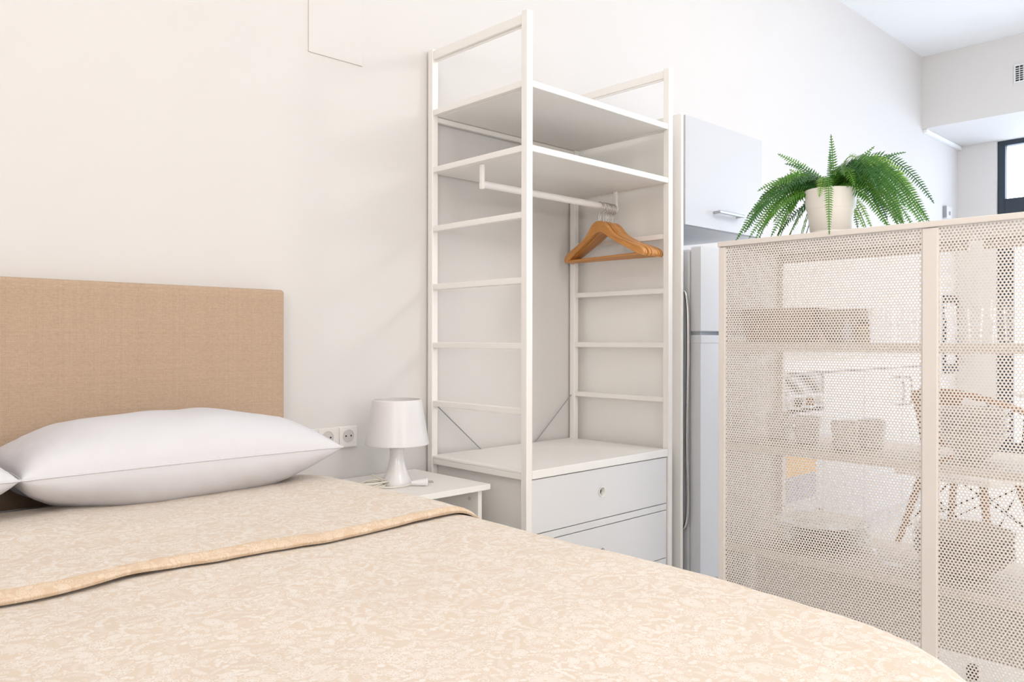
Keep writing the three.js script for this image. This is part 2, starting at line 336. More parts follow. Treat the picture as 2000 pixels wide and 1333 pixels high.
{
  const t = thing('duvet', 'beige floral duvet with white blossom print turned down near the pillows', 'duvet', [-1.39, 0.6, 1.2]);
  const puff = (x, z) => 0.010 * noise(x * 2.3 + 4, z * 2.1, 1.7) + 0.004 * noise(x * 7, z * 5.5, 5.1) + 0.0016 * noise(x * 19, z * 15, 8.4);
  const Rz = 0.11;
  part('cover', clothGeometry(BX0 - 0.33, BX1 + 0.33, 190, 0.405, BZ1 + 0.36, 190, (x, z) => {
    const q = drape(x, z, 0.63, Rz, 0.4, BX0, BX1 - 0.005, 0.38, BZ1 - 0.01, 0.27);
    q[1] += puff(x, z) - 0.02 * Math.max(0, (z - 1.3) / 0.7) ** 2;
    const side = Math.max(0, 0.6 - q[1]); q[0] += side * 0.05 * noise(z * 6, side * 2, 2.2) * 3; q[2] += side * 0.05 * noise(x * 6, side * 2, 6.2) * 2;
    return q;
  }), M.floral, t);
  // the turned-down flap: a second layer, rolled at the head edge, with a sewn hem towards the foot, edge shade put into its colour
  const z1 = 0.985, T = 0.017;
  const z0 = (x) => 0.374 + 7 * Math.max(0, x + 0.76) ** 2 + 0.006 * noise(x * 5, 9.1, 0.2);
  const edge = (x) => z1 + 0.014 * noise(x * 2.1, 3.3, 0.4) + 0.005 * noise(x * 8, 1.3, 0.9);
  const lay = (x, z, lift) => { const q = drape(x, z, 0.63 + lift, Rz + lift, 0.24, BX0, BX1 - 0.005, 0.3, BZ1 - 0.01, 0.27); q[1] += puff(x, z); q[3] = z * 1.003 + 0.31; return q; };
  const hemW = (x) => 0.02 - 0.011 * (x + 1.2) + 0.010 * noise(x * 3.4, 4.4, 0.1);
  part('turned_down_flap', clothGeometry(BX0 - 0.2, BX1 + 0.13, 160, 0, 1, 110, (x, s) => {
    const za = z0(x), ze = edge(x) - hemW(x);
    if (s < 0.12) { const a = s / 0.12 * Math.PI; return lay(x, za - 0.017 * Math.sin(a), -0.016 + (T + 0.016) * (1 - Math.cos(a)) / 2); }
    const k = (s - 0.12) / 0.88; return lay(x, za + (ze - za) * k, T + 0.005 * Math.sin(k * Math.PI) + 0.003 * k);
  }), M.floral, t);
  part('shaded_hem', clothGeometry(BX0 - 0.2, BX1 + 0.13, 160, 0, 1, 14, (x, s) => {
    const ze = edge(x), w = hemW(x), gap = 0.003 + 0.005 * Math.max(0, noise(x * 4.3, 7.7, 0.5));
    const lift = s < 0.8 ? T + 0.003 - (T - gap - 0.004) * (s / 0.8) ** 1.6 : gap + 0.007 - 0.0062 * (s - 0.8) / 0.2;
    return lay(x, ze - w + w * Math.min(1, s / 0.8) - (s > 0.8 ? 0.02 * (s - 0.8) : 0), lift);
  }), M.shaded_hem, t);
  const stitch = []; for (let k = 0; k <= 90; k++) { const x = BX0 + 0.02 + (BX1 - 0.03 - BX0 - 0.02) * k / 90, z = edge(x) - 0.007; stitch.push(lay(x, z, 0.0105)); }
  part('hem_stitching', tube(stitch, 0.0011, false, 260, 6), M.floral, t);
}
// ---- pillows
function pillowGeometry(hw, hd, T) {
  const n = 72, m = 48, pos = [], uv = [], idx = [];
  for (let sgn = 0; sgn < 2; sgn++) for (let j = 0; j <= m; j++) for (let i = 0; i <= n; i++) {
    const u = -1 + 2 * i / n, v = -1 + 2 * j / m, s = sgn ? -1 : 1;
    const U = Math.sign(u) * (1 - (1 - Math.abs(u)) ** 1.5), W = Math.sign(v) * (1 - (1 - Math.abs(v)) ** 1.5);
    const pinch = 1 - 0.07 * (1 - U * U) * Math.abs(W) ** 3, pinch2 = 1 - 0.05 * (1 - W * W) * Math.abs(U) ** 3;
    const body = Math.max(0, (1 - U ** 4) * (1 - W ** 4)) ** 0.5 * (0.72 + 0.28 * (1 - U * U) * (1 - W * W));
    const edge = Math.max(Math.abs(U), Math.abs(W));
    const wr = 0.007 * noise(U * 2.6 + 3 * s, W * 1.6, 3.9) + (0.0035 * noise(U * 9 + W * 4, W * 2.4, 6.3 + s) + 0.003 * noise(U * 21, W * 3, 2.3 + s)) * edge ** 3;
    pos.push(U * hw * pinch2, s * (T * body) + wr * Math.min(1, body * 2), W * hd * pinch);
    uv.push(U * hw, W * hd);
  }
  const per = (n + 1) * (m + 1);
  for (let sgn = 0; sgn < 2; sgn++) for (let j = 0; j < m; j++) for (let i = 0; i < n; i++) { const k = sgn * per + j * (n + 1) + i; if (sgn) idx.push(k, k + 1, k + n + 1, k + 1, k + n + 2, k + n + 1); else idx.push(k, k + n + 1, k + 1, k + 1, k + n + 1, k + n + 2); }
  const g = new THREE.BufferGeometry(); g.setAttribute('position', new THREE.Float32BufferAttribute(pos, 3)); g.setAttribute('uv', new THREE.Float32BufferAttribute(uv, 2)); g.setIndex(idx); g.computeVertexNormals();
  return g;
}
function pillow(label, cx, cz, turn, tip) {
  const t = thing('pillow', label, 'pillow', [cx, 0.6, 0.29], 'pillows at the headboard');
  const hw = 0.35, hd = 0.225, T = 0.11;
  const g = pillowGeometry(hw, hd, T).rotateX(-0.05).rotateZ(tip).rotateY(turn).translate(cx, 0.6 + 0.12, cz);
  part('pillowcase', g, M.pillow, t);
  const rim = []; const n = 80;
  for (let k = 0; k < n; k++) { const a = k / n * 4, side = Math.floor(a), f = (a - side) * 2 - 1; let U, W; if (side === 0) { U = f; W = -1; } else if (side === 1) { U = 1; W = f; } else if (side === 2) { U = -f; W = 1; } else { U = -1; W = -f; }
    rim.push(V(U * hw * (1 - 0.05 * (1 - W * W) * Math.abs(U) ** 3), 0, W * hd * (1 - 0.07 * (1 - U * U) * Math.abs(W) ** 3))); }
  part('seam', tube(rim, 0.0022, true, 240, 6).rotateX(-0.05).rotateZ(tip).rotateY(turn).translate(cx, 0.6 + 0.12, cz), M.pillow, t);
}
pillow('plump white pillow lying before the headboard, nearest the nightstand', -1.022, 0.31, 0.0, 0.0);
pillow('white pillow of which only a corner shows at the left edge', -1.73, 0.32, 0.03, 0.0);

// ---------------------------------------------------------------- nightstand, lamp
{
  const t = thing('nightstand', 'low white open nightstand between the bed and the wardrobe frame', 'nightstand', [-0.28, 0, 0.2]);
  part('top', box(-0.52, -0.052, 0.526, 0.544, 0.004, 0.402, 0.002), M.board, t);
  part('side_panel', box(-0.09, -0.074, 0, 0.526, 0.02, 0.385, 0.001), M.board, t);
  part('side_panel', box(-0.498, -0.482, 0, 0.526, 0.02, 0.385, 0.001), M.board, t);
  part('back_panel', box(-0.482, -0.09, 0.06, 0.526, 0.012, 0.02, 0), M.board, t);
  part('shelf', box(-0.482, -0.09, 0.25, 0.266, 0.02, 0.38, 0.001), M.board, t);
  part('shelf', box(-0.482, -0.09, 0.05, 0.066, 0.02, 0.38, 0.001), M.board, t);
  part('cam_fitting', [new THREE.CylinderGeometry(0.006, 0.006, 0.002, 16).rotateZ(Math.PI / 2).translate(-0.091, 0.495, 0.345)], M.socketWell, t);
}
{
  const x = -0.268, y = 0.544, z = 0.2;
  const t = thing('table_lamp', 'small white plastic table lamp with conical shade on the nightstand', 'lamp', [x, y, z]);
  part('base', lathe([[0, 0.0], [0.049, 0.0], [0.051, 0.003], [0.047, 0.012], [0.037, 0.03], [0.029, 0.052], [0.0235, 0.078], [0.022, 0.1], [0.024, 0.118], [0.029, 0.14], [0.0, 0.14]], 48).translate(x, y, z), M.lampBase, t);
  part('shade', lathe([[0.1, 0.126], [0.1015, 0.128], [0.099, 0.136], [0.078, 0.262], [0.075, 0.267], [0.072, 0.267], [0.0755, 0.26], [0.0965, 0.134], [0.1, 0.126]], 64).translate(x, y, z), M.lampPlastic, t);
  part('shade_holder', [rod([x - 0.074, y + 0.255, z], [x + 0.074, y + 0.255, z], 0.0025), rod([x, y + 0.14, z], [x, y + 0.256, z], 0.012)], M.lampBase, t);
  const bulb = lathe([[0, 0.15], [0.013, 0.15], [0.014, 0.17], [0.022, 0.19], [0.022, 0.205], [0.012, 0.222], [0, 0.226]], 24).translate(x, y, z);
  part('bulb', bulb, M.boardCool, t);
  // flex wound in a loose bundle, plug lying in front
  const c = []; for (let k = 0; k <= 90; k++) { const a = k / 90 * Math.PI * 2 * 4.5; c.push([x - 0.088 + 0.052 * Math.cos(a) * (0.75 + 0.25 * Math.sin(a * 0.37)) + 0.006 * Math.sin(a * 1.7), y + 0.006 + 0.012 * (0.5 + 0.5 * Math.sin(a * 0.61 + 1)), z + 0.005 + 0.022 * Math.sin(a) * (1 + 0.3 * Math.cos(a * 0.53))]); }
  part('cord', [tube([[x - 0.02, y + 0.012, z - 0.045], [x - 0.06, y + 0.03, z - 0.05], c[0]], 0.003), tube(c, 0.003, false, 400, 6), tube([c[90], [x - 0.06, y + 0.004, z + 0.055], [x - 0.01, y + 0.004, z + 0.062], [x + 0.01, y + 0.01, z + 0.068]], 0.003)], M.cord, t);
  const plug = part('plug', [taper([x + 0.005, y + 0.011, z + 0.066], [x + 0.044, y + 0.012, z + 0.088], 0.006, 0.0125), rod([x + 0.044, y + 0.012, z + 0.088], [x + 0.05, y + 0.012, z + 0.0915], 0.0135)], M.lampBase, t);
  part('pin', [-1, 1].map((s) => rod([x + 0.05 - s * 0.005, y + 0.012 + s * 0.0, z + 0.0915 + s * 0.0085], [x + 0.066 - s * 0.005, y + 0.012, z + 0.1 + s * 0.0085], 0.002)), M.wire, plug);
}

// ---------------------------------------------------------------- open wardrobe frame
{
  const W = 0.78, D = 0.51, p = 0.0265, zb = 0.01, TOP = 2.028, zr = zb + p;
  const t = thing('open_wardrobe', 'tall white open wardrobe frame with two shelves and drawers', 'wardrobe', [W / 2, 0, D / 2]);
  const post = (x, z) => { const m = part('post', box(x, x + p, 0, TOP, z, z + p, 0.003), M.frame, t); part('groove', box(x + p * 0.28, x + p * 0.30, 0.02, TOP - 0.004, z + p - 0.0002, z + p + 0.0003, 0), M.frame, m); return m; };
  for (const x of [0, W - p]) for (const z of [zb, D - p]) post(x, z);
  const lows = [1.99, 1.792, 1.590, 1.3815, 1.1757, 0.9696, 0.7634, 0.5588];
  for (const [x, s] of [[0, 1], [W - p, -1]]) lows.forEach((y, k) => {
    const c = x + p / 2, h = k === 0 ? 0.03 : 0.02;
    const r = part('rail', box(c - 0.011, c + 0.011, y, y + h, zr, D - p, 0.0025), M.frame, t);
    if (k < 1) part('rail_lip', box(c + s * 0.004 - 0.003, c + s * 0.004 + 0.003, y - 0.006, y, zr, D - p, 0.001), M.frame, r);
  });
  for (const y of [1.792, 1.590]) part('shelf', box(p + 0.001, W - p - 0.001, y, y + 0.021, 0.018, D - 0.002, 0.003), M.board, t);
  part('back_rail', box(p, W - p, 1.773, 1.791, 0.018, 0.034, 0.003), M.frame, t);
  part('back_rail', box(p, W - p, 0.28, 0.3, 0.012, 0.022, 0.003), M.frame, t);
  // crossed tension wires on the back
  part('brace_wire', rod([p, 0.768, 0.024], [W - p, 0.16, 0.024], 0.0022), M.gasket, t);
  part('brace_wire', rod([W - p, 0.768, 0.019], [p, 0.16, 0.019], 0.0022), M.gasket, t);
  // clothes rail with its two hangers
  const ry = 1.522, rz = 0.262;
  const rail = part('clothes_rail', rod([p + 0.006, ry, rz], [W - p - 0.004, ry, rz], 0.0125, 20), M.frame, t);
  for (const x of [p + 0.002, W - p - 0.014]) part('rail_bracket', [box(x, x + 0.012, ry - 0.017, 1.59, rz - 0.009, rz + 0.009, 0.004)], M.frame, rail);
  // drawer chest
  part('top_board', box(p + 0.001, W - p - 0.001, 0.5605, 0.588, 0.016, D - 0.001, 0.003), M.board, t);
  part('top_board', box(0.002, p, 0.5788, 0.588, zr, D - p, 0.002), M.board, t);
  part('chest_side', box(0.0275, 0.042, 0.05, 0.56, 0.03, D - 0.028, 0.001), M.board, t);
  part('chest_side', box(W - 0.042, W - 0.0275, 0.05, 0.56, 0.03, D - 0.028, 0.001), M.board, t);
  part('chest_interior', [box(0.042, W - 0.042, 0.05, 0.06, 0.03, D - 0.045, 0), box(0.042, W - 0.042, 0.05, 0.555, 0.026, 0.03, 0), box(0.042, W - 0.042, 0.36, 0.378, 0.03, D - 0.05, 0), box(0.042, W - 0.042, 0.155, 0.173, 0.03, D - 0.05, 0)], M.dark, t);
  const hx = 0.372;
  const rows = [[0.386, 0.5575, 0.478], [0.181, 0.3575, 0.27], [0.0, 0.1525, 0.07]];
  rows.forEach(([y0, y1, hy], k) => {
    const d = part('drawer', [frontWithHole(p + 0.0025, W - p - 0.0035, Math.max(y0, 0.03), y1, D - 0.022, D - 0.006, hx, hy, 0.0135)], M.boardCool, t);
    part('grommet', [lathe([[0.0125, -0.01], [0.0135, 0.0065], [0.0175, 0.0068], [0.0178, 0.005], [0.0138, 0.0045], [0.0138, -0.01], [0.0125, -0.01]], 28).rotateX(Math.PI / 2).translate(hx, hy, D - 0.0095)], M.board, d);
    part('drawer_box', [box(0.05, W - 0.05, Math.max(y0, 0.04) + 0.02, Math.max(y0, 0.04) + 0.03, 0.06, D - 0.024, 0), box(0.05, 0.06, Math.max(y0, 0.04) + 0.02, y1 - 0.02, 0.06, D - 0.024, 0), box(W - 0.06, W - 0.05, Math.max(y0, 0.04) + 0.02, y1 - 0.02, 0.06, D - 0.024, 0)], M.dark, d);
  });
  for (const y of [0.3605, 0.1555]) part('divider_strip', box(p + 0.0025, W - p - 0.0035, y, y + 0.0225, D - 0.022, D - 0.006, 0.001), M.boardCool, t);
}
function frontWithHole(x0, x1, y0, y1, z0, z1, hx, hy, hr) {
  const s = new THREE.Shape(); s.moveTo(x0, y0); s.lineTo(x1, y0); s.lineTo(x1, y1); s.lineTo(x0, y1); s.closePath();
  const h = new THREE.Path(); h.absarc(hx, hy, hr, 0, Math.PI * 2, true); s.holes.push(h);
  const b = 0.0008;
  return new THREE.ExtrudeGeometry(s, { depth: z1 - z0 - 2 * b, bevelEnabled: true, bevelSize: b, bevelThickness: b, bevelSegments: 1, bevelOffset: -b, curveSegments: 24 }).translate(0, 0, z0 + b);
}
// ---- hangers: flat bent wood shoulders, trouser bar, wire hook
{
  const make = () => {
    const t = thing('clothes_hanger', '', 'hanger', [0, 0, 0], 'wooden hangers on the clothes rail');
    const half = 0.218, s = new THREE.Shape();
    s.moveTo(0, 0); s.bezierCurveTo(0.03, 0.0, 0.042, -0.018, 0.058, -0.038); s.bezierCurveTo(0.09, -0.075, 0.15, -0.092, 0.19, -0.108); s.bezierCurveTo(0.208, -0.115, half, -0.125, half, -0.14); s.lineTo(half - 0.006, -0.148); s.lineTo(half - 0.026, -0.143);
    s.bezierCurveTo(0.16, -0.122, 0.1, -0.098, 0.03, -0.052); s.quadraticCurveTo(0, -0.036, -0.03, -0.052);
    s.bezierCurveTo(-0.1, -0.098, -0.16, -0.122, -half + 0.026, -0.143); s.lineTo(-half + 0.006, -0.148); s.lineTo(-half, -0.14);
    s.bezierCurveTo(-half, -0.125, -0.208, -0.115, -0.19, -0.108); s.bezierCurveTo(-0.15, -0.092, -0.09, -0.075, -0.058, -0.038); s.bezierCurveTo(-0.042, -0.018, -0.03, 0, 0, 0);
    const g = new THREE.ExtrudeGeometry(s, { depth: 0.007, bevelEnabled: true, bevelSize: 0.002, bevelThickness: 0.0022, bevelSegments: 2, bevelOffset: -0.002, curveSegments: 14 }).translate(0, 0, -0.0035);
    g.rotateY(Math.PI / 2);   // lies in the z-y plane
    const p = g.attributes.position; for (let i = 0; i < p.count; i++) { const z = p.getZ(i); p.setX(i, p.getX(i) - 0.0 + 0.02 * (z / half) ** 2); }   // shoulders bowed
    g.computeVertexNormals();
    const u = new Float32Array(p.count * 2); for (let i = 0; i < p.count; i++) { u[2 * i] = p.getY(i) + 0.6 * Math.abs(p.getZ(i)); u[2 * i + 1] = p.getZ(i); } g.setAttribute('uv', new THREE.BufferAttribute(u, 2));
    part('shoulder', g, M.hanger, t);
    const bar = rod([0.018, -0.141, -half + 0.014], [0.018, -0.141, half - 0.014], 0.0046, 10);
    part('trouser_bar', bar, M.hanger, t);
    const hook = [[0, -0.004, 0], [0, 0.022, 0]]; for (let k = 0; k <= 14; k++) { const a = -Math.PI * 0.5 + 0.25 + k / 14 * Math.PI * 1.32; hook.push([0, 0.053 + 0.0205 * Math.sin(a), 0.0205 * Math.cos(a) * 1]); }
    part('hook', tube(hook, 0.0016, false, 70, 7), M.chrome, t);
    return t;
  };
  const first = make(), xs = [0.642, 0.656, 0.669, 0.682, 0.694, 0.706, 0.718, 0.729];
  const order = ['first', 'second', 'third', 'fourth', 'fifth', 'sixth', 'seventh', 'eighth'];
  xs.forEach((x, i) => {
    const label = i === 0 ? 'foremost wooden clothes hanger on the rail, seen whole' : order[i] + ' wooden clothes hanger from the front on the rail';
    const pos = [x, 1.462, 0.262 + rr(-0.004, 0.004)];
    const o = i ? copyOf(first, pos, label) : first;
    if (!i) { o.position.set(...pos); o.userData.label = label; }
    o.rotation.y = -0.1 + 0.02 * i + (i === 7 ? 0.02 : 0);
  });
}

// ---------------------------------------------------------------- fridge niche
solo('end_panel', box(0.815, 0.831, 0, 1.861, 0.0, 0.523, 0.001), M.board, 'tall white end panel between the wardrobe frame and the fridge', 'panel');
{
  const t = thing('wall_cabinet', 'white upper kitchen cabinet over the fridge', 'cabinet', [1.12, 1.44, 0.25]);
  part('body', [box(0.833, 1.411, 1.44, 1.456, 0.001, 0.51, 0), box(0.833, 1.411, 1.845, 1.861, 0.001, 0.51, 0), box(0.833, 0.849, 1.456, 1.845, 0.001, 0.51, 0), box(1.395, 1.411, 1.456, 1.845, 0.001, 0.51, 0), box(0.849, 1.395, 1.456, 1.845, 0.001, 0.009, 0)], M.kitchen, t);
  const d = part('door', box(0.834, 1.410, 1.441, 1.86, 0.512, 0.53, 0.0015), M.upperDoor, t);
  part('handle', [box(1.025, 1.215, 1.502, 1.514, 0.552, 0.564, 0.003), box(1.028, 1.04, 1.503, 1.513, 0.53, 0.556, 0.002), box(1.2, 1.212, 1.503, 1.513, 0.53, 0.556, 0.002)], M.steel, d, 'brushed metal bar handle');
}
solo('vent_duct_cover', box(1.12, 1.4, 1.861, 1.925, 0.02, 0.36, 0.003), M.wall, 'small white box on top of the upper kitchen cabinet', 'box');
{
  const t = thing('fridge', 'white fridge freezer beneath the upper kitchen cabinet', 'fridge', [1.13, 0, 0.3]);
  const fx0 = 0.868, fx1 = 1.408;
  part('body', box(fx0 + 0.004, fx1, 0.03, 1.35, 0.03, 0.525, 0.012), M.fridge, t);
  part('gasket', box(fx0 + 0.012, fx1 - 0.012, 0.06, 1.345, 0.525, 0.532, 0), M.gasket, t);
  const curved = (y0, y1, o = 0) => { const s = new THREE.Shape(); s.moveTo(fx0 - o / 2, 0.532); s.lineTo(fx1 + o / 2, 0.532); s.lineTo(fx1 + o / 2, 0.576 + o); s.quadraticCurveTo((fx0 + fx1) / 2, 0.622 + o, fx0 - o / 2, 0.576 + o); s.closePath(); const b = 0.005; const g = new THREE.ExtrudeGeometry(s, { depth: y1 - y0 - 2 * b, bevelEnabled: true, bevelSize: b, bevelThickness: b, bevelOffset: -b, bevelSegments: 3, curveSegments: 24 }); g.rotateX(-Math.PI / 2); g.scale(1, 1, -1); g.translate(0, y0 + b, 0); const ix = g.index; if (!ix) { const p = g.attributes.position.array; for (let i = 0; i < p.length; i += 9) for (let k = 0; k < 3; k++) { const q = p[i + k]; p[i + k] = p[i + 3 + k]; p[i + 3 + k] = q; } } g.computeVertexNormals(); return g; };
  part('freezer_door', curved(1.032, 1.357), M.fridge, t);
  const low = part('fridge_door', curved(0.08, 1.018), M.fridge, t);
  part('grip', curved(0.985, 1.0185, 0.002), M.fridge, low);
  part('door_gap', box(fx0 + 0.004, fx1 - 0.004, 1.016, 1.034, 0.535, 0.57, 0), M.gasket, t);
  part('plinth', box(fx0 + 0.02, fx1 - 0.02, 0, 0.075, 0.05, 0.52, 0.002), M.gasket, t);
}
{ // folded rack stored in the slit beside the fridge
  const t = thing('folded_rack', 'thin folded metal rack tucked in the slit beside the fridge', 'rack', [0.85, 0, 0.3]);
  const x = 0.85, y1 = 1.2, z1 = 0.527, pts = [[x, 0.0, 0.08], [x, 0.6, 0.08], [x, y1 - 0.05, 0.08], [x, y1, 0.13], [x, y1, 0.3], [x, y1, z1 - 0.05], [x, y1 - 0.015, z1 - 0.012], [x, y1 - 0.06, z1], [x, 0.6, z1], [x, 0.31, z1], [x, 0.275, z1 - 0.015], [x, 0.26, z1 - 0.05], [x, 0.0, z1 - 0.12]];
  part('rack_frame', tube(pts, 0.0065, false, 200, 10), M.chrome, t);
  part('board', box(x - 0.005, x + 0.005, 0.02, 1.17, 0.09, 0.5, 0.002), M.dark, t);
}

// ---------------------------------------------------------------- kitchen run behind the perforated cabinet
{
  const t = thing('oven', 'white built-in oven beside the fridge with knobs and vent slots', 'oven', [1.65, 0, 0.3]);
  part('body', box(1.445, 1.862, 0.1, 0.852, 0.02, 0.575, 0), M.kitchen, t);
  part('vent_panel', box(1.447, 1.86, 0.762, 0.85, 0.575, 0.588, 0.002), M.kitchen, t);
  for (let k = 0; k < 6; k++) part('vent_slot', box(1.475, 1.84, 0.770 + k * 0.0128, 0.7758 + k * 0.0128, 0.5875, 0.5892, 0), M.dark, t);
  const cp = part('control_panel', box(1.447, 1.86, 0.692, 0.758, 0.575, 0.595, 0.003), M.kitchen, t);
  for (const x of [1.49, 1.597, 1.71, 1.81]) part('knob', [rod([x, 0.723, 0.594], [x, 0.723, 0.618], 0.02, 24), box(x - 0.003, x + 0.003, 0.708, 0.738, 0.616, 0.622, 0.001)], x > 1.75 || x < 1.5 ? M.kitchen : std(x > 1.65 ? '#8b5a44' : '#3d4a3a', 0.4), cp);
  const d = part('door', box(1.447, 1.86, 0.22, 0.675, 0.575, 0.598, 0.004), M.kitchen, t);
  part('door_slit', box(1.447, 1.86, 0.676, 0.69, 0.57, 0.58, 0), M.dark, t);
  const sticker = part('sticker', box(1.5, 1.78, 0.40, 0.5, 0.598, 0.5995, 0), std('#f3b24f', 0.6), d, 'orange and yellow sticker');
  part('lower_print', box(1.5, 1.78, 0.29, 0.40, 0.598, 0.5994, 0), std('#a9b3c4', 0.6), sticker);
  part('tag', box(1.66, 1.70, 0.6, 0.655, 0.598, 0.5995, 0), std('#f0b45a', 0.6), d);
  part('plinth', box(1.45, 1.858, 0, 0.1, 0.08, 0.53, 0), M.kitchen, t);
}
const baseUnits = [[1.866, 2.32, 'left'], [2.324, 2.82, 'right'], [2.824, 3.3, 'left']];
baseUnits.forEach(([x0, x1, side], i) => {
  const t = thing('base_cabinet', ['white base cabinet next to the oven, without visible handle', 'white base cabinet with a vertical bow handle', 'white base cabinet at the far end of the worktop'][i], 'cabinet', [(x0 + x1) / 2, 0, 0.3], 'kitchen base cabinets');
  part('body', box(x0, x1, 0.1, 0.852, 0.02, 0.575, 0), M.kitchen, t);
  const d = part('door', box(x0 + 0.002, x1 - 0.002, 0.11, 0.848, 0.577, 0.596, 0.0015), M.kitchen, t);
  const hx = side === 'left' ? x0 + 0.04 : x1 - 0.07;
  if (i) part('handle', tube([[hx, 0.648, 0.596], [hx, 0.65, 0.622], [hx, 0.68, 0.63], [hx, 0.77, 0.63], [hx, 0.798, 0.622], [hx, 0.8, 0.596]], 0.006), M.steel, d);
  part('plinth', box(x0, x1, 0, 0.1, 0.08, 0.53, 0), M.kitchen, t);
});
solo('worktop', box(1.43, 3.32, 0.856, 0.906, 0.0, 0.612, 0.003), M.counter, 'long white kitchen worktop seen through the perforated cabinet', 'worktop');

// ---------------------------------------------------------------- dining chairs beyond the cabinet
function chair(label, x, z, turn) {
  const t = thing('dining_chair', label, 'chair', [0, 0, 0]);
  const w = 0.235;
  // hoop: arms and top rail in one bent length, back towards -z
  const hoop = []; for (let k = 0; k <= 28; k++) { const a = Math.PI * (1 - k / 28) , q = Math.sin(a); hoop.push([w * Math.cos(a) * 1.08, 0.62 + 0.17 * q ** 0.8, 0.2 - 0.42 * q ** 0.9]); }
  part('hoop_rail', tube(hoop, 0.014, false, 120, 10), M.chairWood, t);
  const splat = new THREE.Shape(); splat.moveTo(-0.05, 0.445); splat.lineTo(0.05, 0.445); splat.quadraticCurveTo(0.07, 0.62, 0.11, 0.775); splat.lineTo(-0.11, 0.775); splat.quadraticCurveTo(-0.07, 0.62, -0.05, 0.445);
  part('splat', new THREE.ExtrudeGeometry(splat, { depth: 0.012, bevelEnabled: true, bevelSize: 0.002, bevelThickness: 0.002, bevelSegments: 1 }).applyMatrix4(new THREE.Matrix4().makeShear(0, 0, 0, -0.07, 0, 0)).translate(0, 0, -0.18), M.chairWood, t);
  for (const s of [-1, 1]) for (const k of [4, 6, 8]) { const q = hoop[s < 0 ? k : 28 - k]; part('spindle', rod([q[0] * 0.86, 0.44, q[2] * 0.75 + 0.02], q, 0.0045), M.blackWire, t); }
  const seat = new THREE.Shape(); seat.moveTo(-0.2, -0.2); seat.quadraticCurveTo(0, -0.235, 0.2, -0.2); seat.quadraticCurveTo(0.24, 0, 0.235, 0.2); seat.quadraticCurveTo(0, 0.245, -0.235, 0.2); seat.quadraticCurveTo(-0.24, 0, -0.2, -0.2);
  part('seat', new THREE.ExtrudeGeometry(seat, { depth: 0.022, bevelEnabled: true, bevelSize: 0.006, bevelThickness: 0.005, bevelSegments: 2 }).rotateX(Math.PI / 2).translate(0, 0.445, 0), M.shell, t);
  for (const sx of [-1, 1]) for (const sz of [-1, 1]) part('leg', taper([sx * 0.13, 0.425, sz * 0.12], [sx * 0.225, 0, sz * 0.21], 0.017, 0.011), M.chairWood, t);
  const at = (sx, sz, y) => { const k = (0.425 - y) / 0.425; return [sx * (0.13 + 0.095 * k), y, sz * (0.12 + 0.09 * k)]; };
  for (const s of [-1, 1]) { part('brace', [rod(at(s, -1, 0.38), at(s, 1, 0.18), 0.003), rod(at(s, 1, 0.38), at(s, -1, 0.18), 0.003)], M.blackWire, t); part('brace', [rod(at(-1, s, 0.38), at(1, s, 0.18), 0.003), rod(at(1, s, 0.38), at(-1, s, 0.18), 0.003)], M.blackWire, t); }
  t.position.set(x, 0, z); t.rotation.y = turn;
  return t;
}
chair('wooden hoop-back chair with wire-braced legs, seen through the panel beside the cabinet post', 2.02, 1.16, Math.PI / 2 - 0.25);
{ // small white table with a cable on it
  const t = thing('dining_table', 'white round dining table behind the wooden chairs', 'table', [3.0, 0, 1.55]);
  part('table_top', lathe([[0, 0.715], [0.44, 0.715], [0.45, 0.722], [0.45, 0.735], [0.445, 0.74], [0, 0.74]], 56).translate(3.0, 0, 1.55), M.shell, t);
  part('column', rod([3.0, 0.02, 1.55], [3.0, 0.715, 1.55], 0.03, 20), M.shell, t);
  part('foot', lathe([[0, 0], [0.25, 0], [0.25, 0.012], [0.06, 0.03], [0, 0.03]], 40).translate(3.0, 0, 1.55), M.shell, t);
}
solo('power_cable', tube([[2.72, 0.743, 1.22], [2.7, 0.745, 1.3], [2.66, 0.77, 1.36], [2.66, 0.775, 1.42], [2.68, 0.745, 1.48], [2.7, 0.744, 1.6], [2.72, 0.744, 1.78]], 0.004), M.blackWire, 'thin black cable across the white dining table', 'cable');

// ---------------------------------------------------------------- perforated cabinet
const CX0 = 0.5, CX1 = 0.9, CZ0 = 0.879, CZM = 1.511, CZ1 = 2.14, CT = 1.314;
